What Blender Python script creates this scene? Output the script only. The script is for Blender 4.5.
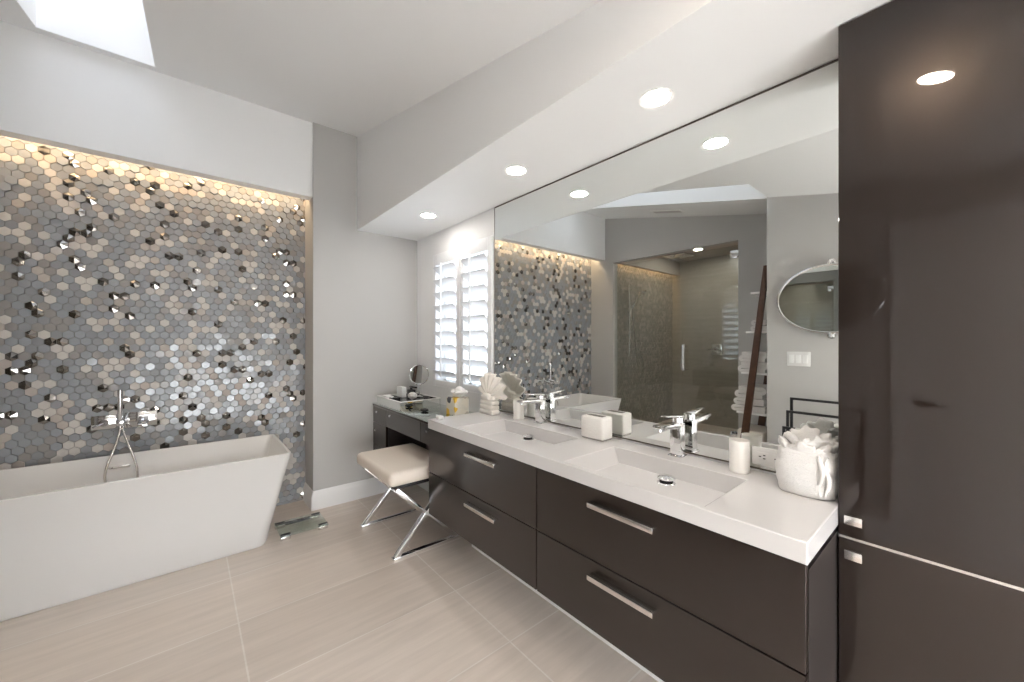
import bpy, bmesh, math, random
from mathutils import Vector, Matrix, noise
for o in list(bpy.data.objects): bpy.data.objects.remove(o)
sc = bpy.context.scene
col = sc.collection
PI = math.pi
rng = random.Random(7)

# ------------------------------------------------------------------ camera, sky, daylight, exposure
F = 388.0
cam_d = bpy.data.cameras.new('camera'); cam = bpy.data.objects.new('camera', cam_d); col.objects.link(cam)
cam_d.sensor_width = 36; cam_d.lens = 36 * F / 1024; cam_d.shift_y = -0.0005; cam_d.clip_start = .02
cam.location = (0, 0, 1.35); cam.rotation_euler = (PI / 2, 0, -math.atan(325 / F))
sc.camera = cam

EXPOSURE = 1.88
SKY = 7.0
vs = sc.view_settings
vs.view_transform = 'Standard'; vs.look = 'None'; vs.gamma = 1; vs.use_curve_mapping = False; vs.exposure = EXPOSURE
sc.cycles.use_denoising = True
sc.cycles.max_bounces = 14; sc.cycles.diffuse_bounces = 6; sc.cycles.glossy_bounces = 8
sc.cycles.transmission_bounces = 10; sc.cycles.transparent_max_bounces = 16
sc.cycles.sample_clamp_indirect = 6; sc.cycles.caustics_reflective = True; sc.cycles.caustics_refractive = False

w = bpy.data.worlds.new('world'); sc.world = w; w.use_nodes = True
nt = w.node_tree; bg = nt.nodes['Background']
tc = nt.nodes.new('ShaderNodeTexCoord'); sp = nt.nodes.new('ShaderNodeSeparateXYZ'); cr = nt.nodes.new('ShaderNodeValToRGB')
nt.links.new(tc.outputs['Generated'], sp.inputs[0]); nt.links.new(sp.outputs[2], cr.inputs[0])
el = cr.color_ramp.elements
el[0].position = 0.0; el[0].color = (.60, .62, .63, 1)
el[1].position = 1.0; el[1].color = (.88, .94, 1.0, 1)
e = el.new(.35); e.color = (.90, .95, 1.0, 1)
nt.links.new(cr.outputs[0], bg.inputs[0]); bg.inputs[1].default_value = SKY

def lamp(name, kind, loc, energy, color=(1, 1, 1), rot=(0, 0, 0), **kw):
    d = bpy.data.lights.new(name, kind); d.energy = energy; d.color = color
    portal = kw.pop('portal', False)
    for k, v in kw.items(): setattr(d, k, v)
    if portal: d.cycles.is_portal = True
    o = bpy.data.objects.new(name, d); o.location = loc; o.rotation_euler = rot; col.objects.link(o)
    return o
# daylight portals: the window, the skylight glass and the added fill window
lamp('window_portal', 'AREA', (1.80, 2.63, 1.52), 1, rot=(0, PI / 2, 0), shape='RECTANGLE', size=1.1, size_y=.86, portal=True)
lamp('skylight_portal', 'AREA', (-.39, 2.25, 3.62), 1, shape='RECTANGLE', size=.52, size_y=2.2, portal=True)
lamp('fill_window_portal', 'AREA', (.40, -1.82, .55), 1, rot=(PI / 2, 0, PI), shape='RECTANGLE', size=1.8, size_y=.95, portal=True)

WARM = (1.0, .95, .89)   # downlight lenses
DOWN = .68               # each soffit downlight, W
FILL = 2.6               # each added fill light behind the camera, W

# ------------------------------------------------------------------ materials
def mat(name, color=(.8, .8, .8), rough=.5, metal=0.0, spec=.5, coat=0.0, coat_rough=.03, bump=0, bscale=200, var=0, vscale=3, sheen=0, emit=None, estr=0, trans=0, ior=1.45):
    m = bpy.data.materials.new(name); m.use_nodes = True
    n = m.node_tree; b = n.nodes['Principled BSDF']; L = n.links.new
    b.inputs['Base Color'].default_value = (*color, 1); b.inputs['Roughness'].default_value = rough
    b.inputs['Metallic'].default_value = metal; b.inputs['Specular IOR Level'].default_value = spec
    b.inputs['Coat Weight'].default_value = coat; b.inputs['Coat Roughness'].default_value = coat_rough
    b.inputs['Sheen Weight'].default_value = sheen; b.inputs['IOR'].default_value = ior
    b.inputs['Transmission Weight'].default_value = trans
    if emit: b.inputs['Emission Color'].default_value = (*emit, 1); b.inputs['Emission Strength'].default_value = estr
    t = n.nodes.new('ShaderNodeTexCoord')
    nz = n.nodes.new('ShaderNodeTexNoise'); nz.inputs['Scale'].default_value = vscale; nz.inputs['Detail'].default_value = 4
    L(t.outputs['Object'], nz.inputs['Vector'])
    if var:
        mx = n.nodes.new('ShaderNodeMixRGB'); mx.inputs[1].default_value = (*[c * (1 - var) for c in color], 1); mx.inputs[2].default_value = (*[min(1, c * (1 + var)) for c in color], 1)
        L(nz.outputs['Fac'], mx.inputs[0]); L(mx.outputs[0], b.inputs['Base Color'])
    if bump:
        n2 = n.nodes.new('ShaderNodeTexNoise'); n2.inputs['Scale'].default_value = bscale; n2.inputs['Detail'].default_value = 3
        bp = n.nodes.new('ShaderNodeBump'); bp.inputs['Strength'].default_value = bump; bp.inputs['Distance'].default_value = .004
        L(t.outputs['Object'], n2.inputs['Vector']); L(n2.outputs['Fac'], bp.inputs['Height']); L(bp.outputs[0], b.inputs['Normal'])
    return m

def pane_mat(name, tint, refl=1.0, rough=0.0):
    m = bpy.data.materials.new(name); m.use_nodes = True; n = m.node_tree; n.nodes.clear(); L = n.links.new
    out = n.nodes.new('ShaderNodeOutputMaterial'); mix = n.nodes.new('ShaderNodeMixShader'); tr = n.nodes.new('ShaderNodeBsdfTransparent'); gl = n.nodes.new('ShaderNodeBsdfGlossy')
    fr = n.nodes.new('ShaderNodeFresnel'); fr.inputs[0].default_value = 1.5; mu = n.nodes.new('ShaderNodeMath'); mu.operation = 'MULTIPLY'; mu.inputs[1].default_value = refl; mu.use_clamp = True
    tr.inputs[0].default_value = (*tint, 1); gl.inputs['Roughness'].default_value = rough
    ge = n.nodes.new('ShaderNodeNewGeometry'); io = n.nodes.new('ShaderNodeMath'); io.operation = 'MULTIPLY_ADD'; io.inputs[1].default_value = 1 / 1.5 - 1.5; io.inputs[2].default_value = 1.5   # same index from both faces
    L(ge.outputs['Backfacing'], io.inputs[0]); L(io.outputs[0], fr.inputs[0]); L(fr.outputs[0], mu.inputs[0]); L(mu.outputs[0], mix.inputs[0]); L(tr.outputs[0], mix.inputs[1]); L(gl.outputs[0], mix.inputs[2]); L(mix.outputs[0], out.inputs[0])
    return m

def tile_mat(name, c1, c2, grout, bw, rh, off=(0, 0, 0), plane='XY', mortar=.003, rough=.35, offset=0.0, streak=(1.2, 16), spec=.5):
    m = bpy.data.materials.new(name); m.use_nodes = True; n = m.node_tree; b = n.nodes['Principled BSDF']; L = n.links.new
    t = n.nodes.new('ShaderNodeTexCoord'); s = n.nodes.new('ShaderNodeSeparateXYZ'); c = n.nodes.new('ShaderNodeCombineXYZ')
    L(t.outputs['Object'], s.inputs[0]); i, j = {'XY': (0, 1), 'XZ': (0, 2), 'YZ': (1, 2)}[plane]
    L(s.outputs[i], c.inputs[0]); L(s.outputs[j], c.inputs[1])
    mp = n.nodes.new('ShaderNodeMapping'); mp.inputs['Location'].default_value = off; L(c.outputs[0], mp.inputs[0])
    br = n.nodes.new('ShaderNodeTexBrick'); br.offset = offset; br.squash = 1; br.inputs['Scale'].default_value = 1
    br.inputs['Brick Width'].default_value = bw; br.inputs['Row Height'].default_value = rh; br.inputs['Mortar Size'].default_value = mortar; br.inputs['Mortar Smooth'].default_value = .1; br.inputs['Bias'].default_value = 0
    br.inputs['Color1'].default_value = (*c1, 1); br.inputs['Color2'].default_value = (*c2, 1); br.inputs['Mortar'].default_value = (*grout, 1)
    L(mp.outputs[0], br.inputs['Vector'])
    m2 = n.nodes.new('ShaderNodeMapping'); m2.inputs['Scale'].default_value = (streak[0], streak[1], 1); L(c.outputs[0], m2.inputs[0])
    nz = n.nodes.new('ShaderNodeTexNoise'); nz.inputs['Scale'].default_value = 1.6; nz.inputs['Detail'].default_value = 7; nz.inputs['Roughness'].default_value = .62; L(m2.outputs[0], nz.inputs['Vector'])
    rp = n.nodes.new('ShaderNodeValToRGB'); rp.color_ramp.elements[0].position = .3; rp.color_ramp.elements[0].color = (.90, .89, .88, 1); rp.color_ramp.elements[1].position = .7; rp.color_ramp.elements[1].color = (1.06, 1.055, 1.05, 1)
    L(nz.outputs['Fac'], rp.inputs[0])
    mx = n.nodes.new('ShaderNodeMixRGB'); mx.blend_type = 'MULTIPLY'; mx.inputs[0].default_value = 1; L(br.outputs['Color'], mx.inputs[1]); L(rp.outputs[0], mx.inputs[2])
    L(mx.outputs[0], b.inputs['Base Color']); b.inputs['Roughness'].default_value = rough; b.inputs['Specular IOR Level'].default_value = spec
    iv = n.nodes.new('ShaderNodeMath'); iv.operation = 'SUBTRACT'; iv.inputs[0].default_value = 1; L(br.outputs['Fac'], iv.inputs[1])
    bp = n.nodes.new('ShaderNodeBump'); bp.inputs['Strength'].default_value = .35; bp.inputs['Distance'].default_value = .002; L(iv.outputs[0], bp.inputs['Height']); L(bp.outputs[0], b.inputs['Normal'])
    return m

M = {}
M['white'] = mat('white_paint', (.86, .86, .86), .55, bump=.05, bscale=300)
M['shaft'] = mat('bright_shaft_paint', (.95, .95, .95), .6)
M['greige'] = mat('greige_paint', (.49, .48, .466), .55, bump=.05, bscale=300)
M['trim'] = mat('trim_paint', (.84, .83, .82), .35)
M['shutter'] = mat('shutter_paint', (.86, .86, .87), .4)
M['floor'] = tile_mat('floor_tile', (.645, .57, .51), (.685, .61, .55), (.76, .71, .66), .921, .4605, (-.189, -.419, 0), mortar=.0035, rough=.32)
M['shower_tile'] = tile_mat('shower_tile', (.37, .335, .295), (.41, .37, .325), (.43, .40, .36), .92, .30, (0, 0, 0), 'YZ', mortar=.002, rough=.3, offset=.5)
M['shower_tile_x'] = tile_mat('shower_tile_side', (.40, .355, .30), (.44, .39, .335), (.46, .42, .37), .92, .30, (0, 0, 0), 'XZ', mortar=.002, rough=.3, offset=.5)
M['shower_ceiling'] = mat('shower_ceiling_paint', (.52, .46, .40), .6)
M['grout'] = mat('mosaic_grout', (.30, .29, .28), .8)
M['stone_a'] = mat('mosaic_stone_pale', (.54, .505, .475), .45, var=.06, vscale=40)
M['stone_b'] = mat('mosaic_stone_taupe', (.44, .385, .35), .45, var=.06, vscale=40)
M['glass_a'] = mat('mosaic_glass_grey', (.275, .283, .297), .22, coat=.4, coat_rough=.08)
M['glass_b'] = mat('mosaic_glass_warm', (.295, .28, .27), .25, coat=.3, coat_rough=.1)
M['glass_c'] = mat('mosaic_glass_cool', (.295, .312, .335), .18, coat=.4, coat_rough=.05)
M['shower_a'] = mat('shower_stone_pale', (.46, .42, .37), .45)
M['shower_b'] = mat('shower_stone_taupe', (.37, .335, .30), .35)
M['shower_c'] = mat('shower_glass_taupe', (.33, .305, .275), .28)
M['steel_tile'] = mat('mosaic_mirror_tile', (.27, .255, .24), .09, metal=1)
M['lacquer'] = mat('brown_grey_lacquer', (.0085, .0054, .0046), .30, spec=.34, coat=.9, coat_rough=.008)
M['lacquer'].node_tree.nodes['Principled BSDF'].inputs['Specular Tint'].default_value = (1, .80, .68, 1)   # warm pearl under the clear coat
M['lacquer_dark'] = mat('dark_carcass', (.03, .024, .023), .4)
M['quartz'] = mat('white_solid_surface', (.63, .615, .61), .12, spec=.5)
M['tub'] = mat('white_acrylic', (.78, .775, .77), .2, spec=.5)
M['chrome'] = mat('chrome', (.86, .86, .87), .06, metal=1)
M['nickel'] = mat('satin_nickel', (.72, .70, .68), .22, metal=1)
M['mirror'] = mat('mirror_glass', (.83, .85, .835), 0.0, metal=1)
M['mirror_top'] = mat('mirrored_table_glass', (.50, .55, .535), .03, metal=1)
M['edge'] = mat('dark_channel', (.10, .085, .07), .4)
M['black'] = mat('black_plastic', (.018, .018, .02), .25)
M['black_metal'] = mat('black_metal', (.02, .02, .022), .4, metal=0)
M['wood'] = mat('dark_walnut', (.085, .038, .022), .4, var=.3, vscale=30)
M['ceramic'] = mat('white_ceramic', (.82, .79, .75), .35)
M['ceramic_tex'] = mat('ribbed_white_ceramic', (.80, .77, .73), .45, bump=.5, bscale=90)
M['towel'] = mat('white_terry', (.74, .72, .70), .95, bump=.9, bscale=260, sheen=.3, var=.05, vscale=60)
M['linen'] = mat('ivory_linen', (.84, .79, .73), .9, bump=.5, bscale=220, sheen=.2)
M['leather'] = mat('cream_leather', (.78, .70, .62), .5, bump=.12, bscale=120)
M['paper'] = mat('white_tissue', (.88, .86, .84), .9)
M['card'] = mat('white_card', (.85, .85, .84), .6)
M['plate'] = mat('white_plastic', (.74, .73, .72), .3)
M['lens'] = mat('lamp_lens', (.9, .9, .9), .4, emit=WARM, estr=DOWN / (PI * PI * .05 ** 2))
M['lens_shower'] = mat('shower_lamp_lens', (.9, .9, .9), .4, emit=(1, .93, .84), estr=2.3 / (PI * PI * .05 ** 2))
M['lens_front'] = mat('front_lamp_lens', (.9, .9, .9), .4, emit=(1, .84, .66), estr=1.3 / (PI * PI * .05 ** 2))
M['lens_fill'] = mat('fill_lamp_lens', (.9, .9, .9), .4, emit=(1, .95, .90), estr=FILL / (PI * PI * .05 ** 2))
M['led'] = mat('led_tape', (.9, .9, .9), .4, emit=(1, .72, .42), estr=2.5)
M['sky_pane'] = pane_mat('skylight_pane', (.29, .29, .295))
M['clear_pane'] = pane_mat('fill_window_pane', (.97, .97, .97))
M['pane'] = pane_mat('window_pane', (.42, .435, .45))
M['shower_glass'] = pane_mat('shower_pane', (.93, .95, .935), 1.3)
M['clear'] = pane_mat('clear_glass', (.80, .87, .84), 1.5)
M['scale_glass'] = pane_mat('scale_glass', (.90, .945, .925), 1.0)

def tissue_mat():
    m = bpy.data.materials.new('floral_card'); m.use_nodes = True; n = m.node_tree; b = n.nodes['Principled BSDF']; L = n.links.new
    t = n.nodes.new('ShaderNodeTexCoord'); v = n.nodes.new('ShaderNodeTexVoronoi'); v.inputs['Scale'].default_value = 24; L(t.outputs['Object'], v.inputs['Vector'])
    r = n.nodes.new('ShaderNodeValToRGB'); r.color_ramp.interpolation = 'CONSTANT'; e = r.color_ramp.elements
    e[0].position = 0; e[0].color = (.80, .74, .64, 1); e[1].position = .45; e[1].color = (.80, .50, .05, 1)
    for p, c in ((.60, (.75, .70, .62, 1)), (.72, (.05, .05, .06, 1)), (.80, (.55, .48, .42, 1)), (.9, (.82, .78, .70, 1))): x = e.new(p); x.color = c
    s = n.nodes.new('ShaderNodeSeparateColor'); L(v.outputs['Color'], s.inputs[0]); L(s.outputs[0], r.inputs[0]); L(r.outputs[0], b.inputs['Base Color']); b.inputs['Roughness'].default_value = .5
    return m
M['floral'] = tissue_mat()

# ------------------------------------------------------------------ mesh helpers
LOC = {}
def box(bm, x0, x1, y0, y1, z0, z1, bev=0, seg=2, mi=0):
    vs_ = [bm.verts.new((x, y, z)) for x in (x0, x1) for y in (y0, y1) for z in (z0, z1)]
    fs = [bm.faces.new([vs_[i] for i in q]) for q in ((0, 1, 3, 2), (4, 6, 7, 5), (0, 4, 5, 1), (2, 3, 7, 6), (0, 2, 6, 4), (1, 5, 7, 3))]
    for f in fs: f.material_index = mi
    if bev:
        es = list({e for f in fs for e in f.edges})
        bmesh.ops.bevel(bm, geom=es, offset=bev, segments=seg, affect='EDGES', profile=.5, clamp_overlap=True)
    return bm
def hexa(bm, p, bev=0, seg=2):
    v = [bm.verts.new(q) for q in p]       # bottom 4 then top 4, both counter-clockwise
    fs = [bm.faces.new([v[i] for i in q]) for q in ((3, 2, 1, 0), (4, 5, 6, 7), (0, 1, 5, 4), (1, 2, 6, 5), (2, 3, 7, 6), (3, 0, 4, 7))]
    if bev: bmesh.ops.bevel(bm, geom=list({e for f in fs for e in f.edges}), offset=bev, segments=seg, affect='EDGES', profile=.5, clamp_overlap=True)
    return bm
def frame_for(d):
    d = Vector(d).normalized(); u = Vector((0, 0, 1)) if abs(d.z) < .95 else Vector((1, 0, 0))
    a = d.cross(u).normalized(); return a, a.cross(d).normalized()
def bar(bm, p0, p1, w_, h_, side=None, bev=0):
    p0, p1 = Vector(p0), Vector(p1); d = (p1 - p0).normalized()
    a = Vector(side).normalized() if side else frame_for(d)[0]
    b = d.cross(a).normalized(); a = a * w_ / 2; b = b * h_ / 2
    q = [p0 - a - b, p0 + a - b, p0 + a + b, p0 - a + b, p1 - a - b, p1 + a - b, p1 + a + b, p1 - a + b]
    return hexa(bm, q, bev)
def tube(bm, pts, r, n=12, closed=False, caps=True):
    pts = [Vector(p) for p in pts]; N = len(pts); rings = []; a0 = None
    for i, p in enumerate(pts):
        if closed: d = pts[(i + 1) % N] - pts[i - 1]
        else: d = pts[min(i + 1, N - 1)] - pts[max(i - 1, 0)]
        d.normalize()
        if a0 is None: a0 = frame_for(d)[0]
        a0 = (a0 - d * a0.dot(d)).normalized(); b = d.cross(a0)
        rr = r[i] if isinstance(r, (list, tuple)) else r
        rings.append([bm.verts.new(p + (a0 * math.cos(2 * PI * k / n) + b * math.sin(2 * PI * k / n)) * rr) for k in range(n)])
    for i in range(N if closed else N - 1):
        A, B_ = rings[i], rings[(i + 1) % N]
        for k in range(n): bm.faces.new((A[k], A[(k + 1) % n], B_[(k + 1) % n], B_[k]))
    if caps and not closed: bm.faces.new(rings[0][::-1]); bm.faces.new(rings[-1])
    return bm
def cyl(bm, p0, p1, r0, r1=None, n=28): return tube(bm, [p0, p1], [r0, r0 if r1 is None else r1], n)
def lathe(bm, prof, c=(0, 0, 0), n=36, axis='Z', loop=False):
    c = Vector(c); rings = []
    for r, z in prof:
        ring = []
        for k in range(n):
            a = 2 * PI * k / n; x, y = r * math.cos(a), r * math.sin(a)
            v = {'Z': (x, y, z), 'X': (z, x, y), 'Y': (x, -z, y)}[axis]
            ring.append(bm.verts.new(c + Vector(v)))
        rings.append(ring)
    for A, B_ in zip(rings, rings[1:] + (rings[:1] if loop else [])):
        for k in range(n): bm.faces.new((A[k], A[(k + 1) % n], B_[(k + 1) % n], B_[k]))
    if loop: return bm
    bm.faces.new(rings[0][::-1]); bm.faces.new(rings[-1])
    return bm
def grid(bm, fn, nu, nv, cu=False):
    v = [[bm.verts.new(fn(i / (nu if cu else nu - 1), j / (nv - 1))) for j in range(nv)] for i in range(nu)]
    for i in range(nu if cu else nu - 1):
        for j in range(nv - 1): bm.faces.new((v[i][j], v[(i + 1) % nu][j], v[(i + 1) % nu][j + 1], v[i][j + 1]))
    return bm
def slab_poly(bm, pts, t):                 # thick sheet from a top polygon
    a = [bm.verts.new(p) for p in pts]; b = [bm.verts.new(Vector(p) - Vector(t)) for p in pts]
    bm.faces.new(a); bm.faces.new(b[::-1])
    for i in range(len(a)): j = (i + 1) % len(a); bm.faces.new((a[i], b[i], b[j], a[j]))
    return bm

def root_of(p): return LOC.get(p.name, Vector((0, 0, 0)))
def obj(name, bm, m, parent=None, smooth=35, local=False, mods=None):
    """verts are given in world coordinates; a part is stored relative to the base of its thing"""
    me = bpy.data.meshes.new(name)
    bmesh.ops.recalc_face_normals(bm, faces=bm.faces)
    L0 = root_of(parent) if parent else Vector((0, 0, 0))
    if parent and not local: bmesh.ops.translate(bm, verts=bm.verts, vec=-L0)
    bm.to_mesh(me); bm.free()
    for k in (m if isinstance(m, (list, tuple)) else [m]): me.materials.append(k)
    o = bpy.data.objects.new(name, me); col.objects.link(o)
    if smooth:
        for p in me.polygons: p.use_smooth = True
        me.set_sharp_from_angle(angle=math.radians(smooth))
    if parent: o.parent = parent; LOC[o.name] = L0
    for k, kw in (mods or []):
        md = o.modifiers.new(k.lower(), k)
        for a, v in kw.items(): setattr(md, a, v)
    return o
def tag(o, label, cat, group=None):
    o['label'] = label; o['category'] = cat
    if group: o['group'] = group
    return o
def thing(name, loc, label, cat, group=None):
    o = bpy.data.objects.new(name, None); o.empty_display_size = .05; col.objects.link(o); o.location = loc; LOC[o.name] = Vector(loc)
    return tag(o, label, cat, group)
def struct(name, bm, m, smooth=30):
    o = obj(name, bm, m, smooth=smooth); o['kind'] = 'structure'; return o
def dup(root, loc=None, rotz=None, label=None):
    def cp(o, par):
        c = o.copy(); col.objects.link(c); c.parent = par
        for ch in [x for x in bpy.data.objects if x.parent == o]: cp(ch, c)
        return c
    r = cp(root, None)
    if loc is not None: r.location = loc
    if rotz is not None: r.rotation_euler = (0, 0, rotz)
    if label: r['label'] = label
    return r
B = bmesh.new

# ------------------------------------------------------------------ setting
XR = 1.667          # window / mirror wall
YB = 3.384          # wall behind the dressing table
YM = 3.65           # mosaic wall in the tub alcove
XL = -1.27          # wall with the shower
XN = -.60           # wall with the oval mirror
ZS = 2.290          # soffit underside
ZT = 3.25
def zc(y): return 3.09 - .215 * (3.4 - y) if y > 0 else 3.09 - .215 * 3.4

b = B(); box(b, XL - .1, 1.8, -1.7, 3.75, -.08, 0); struct('floor', b, M['floor'])
b = B(); box(b, -3.2, XL - .1, 1.3, 3.5, -.08, 0); struct('floor_shower', b, M['floor'])

# right wall with the window opening
WY0, WY1, WZ0, WZ1 = 2.20, 3.065, .955, 2.10
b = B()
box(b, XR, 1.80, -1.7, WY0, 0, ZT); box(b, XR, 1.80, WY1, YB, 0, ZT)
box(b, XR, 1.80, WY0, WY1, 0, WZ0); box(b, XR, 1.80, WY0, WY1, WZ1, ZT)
struct('wall_right', b, M['white'])  # white in place of greige stands in for stronger light on this wall
b = B(); box(b, .77, 1.80, YB, 3.80, 0, ZT); struct('wall_back', b, M['greige'])
b = B(); box(b, XL - .1, .77, YM + .012, 3.80, 0, ZT); struct('wall_alcove', b, M['grout'])
b = B(); box(b, XL, .77, 3.405, 3.50, 2.497, ZT); box(b, XL, .77, 3.50, YM + .012, 2.62, ZT); struct('wall_header', b, M['white'])
# left wall around the shower opening
SY0, SY1, SZ = 1.64, 3.28, 2.455
b = B(); box(b, XL - .1, XL, 1.18, SY0, 0, ZT); box(b, XL - .1, XL, SY1, YM + .012, 0, ZT); box(b, XL - .1, XL, SY0, SY1, SZ, ZT); struct('wall_left', b, M['greige'])
b = B(); box(b, XL - .1, XN, 1.08, 1.18, 0, ZT); box(b, XN - .1, XN, .30, 1.08, 0, ZT); box(b, XN - .1, XN, -.50, .30, 2.06, ZT); box(b, XN - .1, XN, -1.7, -.50, 0, ZT); struct('wall_near', b, M['greige'])
b = B(); box(b, XN - .1, -.50, -1.8, -1.7, 0, ZT); box(b, 1.30, 1.8, -1.8, -1.7, 0, ZT); box(b, -.50, 1.30, -1.8, -1.7, 0, .08); box(b, -.50, 1.30, -1.8, -1.7, 1.02, ZT); struct('wall_behind', b, M['greige'])
b = B()
for q in ((-.50, -.45, .08, 1.02), (1.25, 1.30, .08, 1.02), (-.45, 1.25, .08, .13), (-.45, 1.25, .97, 1.02), (.375, .425, .13, .97)): box(b, q[0], q[1], -1.79, -1.74, q[2], q[3])
w3 = struct('added_fill_window', b, M['trim'])  # unseen low window, made up to throw fill light on ceiling and fronts
b = B(); box(b, -.46, 1.26, -1.768, -1.762, .12, .98); obj('glass', b, M['clear_pane'], w3)
# sloped ceiling with the skylight opening, flat behind the camera
SX0, SX1, KY0, KY1 = -.64, -.15, 1.17, 3.32
b = B()
def cs(x0, x1, y0, y1): slab_poly(b, [(x0, y0, zc(y0)), (x1, y0, zc(y0)), (x1, y1, zc(y1)), (x0, y1, zc(y1))], (0, 0, -.05))
cs(XL, SX0, 0, 3.405); cs(SX1, 1.113, 0, 3.405); cs(SX0, SX1, 0, KY0); cs(SX0, SX1, KY1, 3.405)
slab_poly(b, [(XL, -1.7, zc(0)), (1.113, -1.7, zc(0)), (1.113, 0, zc(0)), (XL, 0, zc(0))], (0, 0, -.05))
struct('ceiling', b, M['white'])
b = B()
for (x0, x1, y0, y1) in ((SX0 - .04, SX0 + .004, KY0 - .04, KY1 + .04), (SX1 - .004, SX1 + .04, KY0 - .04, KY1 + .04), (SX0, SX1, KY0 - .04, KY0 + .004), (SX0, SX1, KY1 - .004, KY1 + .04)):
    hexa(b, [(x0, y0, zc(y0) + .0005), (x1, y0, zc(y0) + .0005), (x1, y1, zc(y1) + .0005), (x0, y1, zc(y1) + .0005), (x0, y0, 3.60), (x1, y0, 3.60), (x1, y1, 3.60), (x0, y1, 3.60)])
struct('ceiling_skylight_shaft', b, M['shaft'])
b = B(); box(b, SX0 - .04, SX1 + .04, KY0 - .04, KY1 + .04, 3.60, 3.612); o = struct('window_2', b, M['sky_pane'])
b = B(); box(b, 1.113, XR, -1.7, YB, ZS, 3.20); struct('ceiling_soffit', b, M['white'])

# baseboards
def baseboard(name, p0, p1, nrm):
    p0, p1, nrm = Vector(p0), Vector(p1), Vector(nrm); bm = B()
    prof = [(0, 0), (.016, 0), (.016, .105), (.013, .118), (.009, .124), (.009, .138), (.004, .150), (0, .150)]
    A = [bm.verts.new(p0 + nrm * d + Vector((0, 0, z))) for d, z in prof]; C_ = [bm.verts.new(p1 + nrm * d + Vector((0, 0, z))) for d, z in prof]
    for i in range(len(prof)): j = (i + 1) % len(prof); bm.faces.new((A[i], A[j], C_[j], C_[i]))
    bm.faces.new(A[::-1]); bm.faces.new(C_)
    struct(name, bm, M['trim'], 50)
baseboard('baseboard_back', (.7695, YB, 0), (XR, YB, 0), (0, -1, 0))
baseboard('baseboard_pier', (.77, YB - .016, 0), (.77, YM, 0), (-1, 0, 0))
baseboard('baseboard_right', (XR, 2.23, 0), (XR, YB, 0), (-1, 0, 0))
baseboard('baseboard_left', (XL, 1.18, 0), (XL, SY0, 0), (1, 0, 0))
baseboard('baseboard_near', (XN, .36, 0), (XN, 1.196, 0), (1, 0, 0))

# shower room
SB = -3.10
b = B(); box(b, SB - .1, SB, 1.3, 3.5, 0, 2.8); struct('wall_shower_back', b, M['shower_tile'])
b = B(); box(b, SB, XL - .1, 1.24, 1.34, 0, 2.8); struct('wall_shower_near', b, M['shower_tile_x'])
b = B(); box(b, SB, XL - .1, 3.362, 3.46, 0, 2.8); struct('wall_shower_end', b, M['grout'])
b = B(); box(b, SB, XL - .1, 3.22, 3.29, 2.45, 2.70); struct('wall_shower_header', b, M['shower_ceiling'])
b = B(); box(b, SB - .1, XL - .1, 1.24, 3.5, 2.68, 2.80); struct('ceiling_shower', b, M['shower_ceiling'])
b = B()
for (y0, y1, z0, z1) in ((SY0, SY0 + .012, 0, SZ), (SY1 - .012, SY1, 0, SZ), (SY0, SY1, SZ - .012, SZ)): box(b, XL - .099, XL - .001, y0, y1, z0, z1)
struct('trim_1', b, M['greige'])

# hexagon mosaic
def mosaic(name, x0, x1, z0, z1, y, seed, pitch=.050, mats=('stone_a', 'stone_b', 'glass_a', 'glass_b', 'glass_c', 'steel_tile')):
    r = random.Random(seed); bm = B(); R = pitch * .955 / math.sqrt(3); row = pitch * math.sqrt(3) / 2
    nr = int((z1 - z0) / row) + 2; nc = int((x1 - x0) / pitch) + 2
    ang = [PI / 6 + k * PI / 3 for k in range(6)]
    cl = lambda x, z: (min(max(x, x0), x1), min(max(z, z0), z1))
    for i in range(nr):
        for j in range(nc):
            cx = x0 + (j + (.5 if i % 2 else 0)) * pitch; cz = z0 + i * row
            if cx - pitch / 2 > x1 or cz - R > z1: continue
            q = r.random()
            if q < .16: mi, h = 0, .008
            elif q < .22: mi, h = 1, .008
            elif q < .31: mi, h = 5, .008
            elif q < .42: mi, h = 4, .014
            elif q < .58: mi, h = 3, .007
            elif q < .78: mi, h = 4, .007
            else: mi, h = 2, .006
            ch = .0012
            rings = []
            for rad, d in ((R, 0), (R, h - ch), (R - ch * 1.2, h)):
                rings.append([bm.verts.new((*((lambda t: (t[0], y - d, t[1]))(cl(cx + rad * math.cos(a), cz + rad * math.sin(a)))),)) for a in ang])
            for A, C_ in zip(rings, rings[1:]):
                for k in range(6):
                    f = bm.faces.new((A[k], A[(k + 1) % 6], C_[(k + 1) % 6], C_[k])); f.material_index = mi
            top = rings[-1]
            if mi == 5:
                t = r.uniform(0, 2 * PI); ax, az = cl(cx + .35 * R * math.cos(t), cz + .35 * R * math.sin(t)); ap = bm.verts.new((ax, y - h - r.uniform(.005, .011), az))
                for k in range(6): bm.faces.new((top[k], top[(k + 1) % 6], ap)).material_index = mi
            else:
                bm.faces.new(top).material_index = mi
                if mi in (2, 3, 4):       # hand-set glass: a very slight tilt
                    tx, tz = r.gauss(0, .035), r.gauss(0, .035)
                    for v in top: v.co.y += (v.co.x - cx) * tx + (v.co.z - cz) * tz
    o = obj(name, bm, [M[k] for k in mats], smooth=0)
    o['kind'] = 'structure'; return o
mosaic('wall_mosaic', XL, .769, 0, 2.61, YM + .012, 3)
mosaic('wall_shower_mosaic', SB, XL - .1, 0, 2.6, 3.362, 9, mats=('shower_a', 'shower_b', 'shower_c', 'shower_c', 'shower_b', 'shower_b'))

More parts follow.
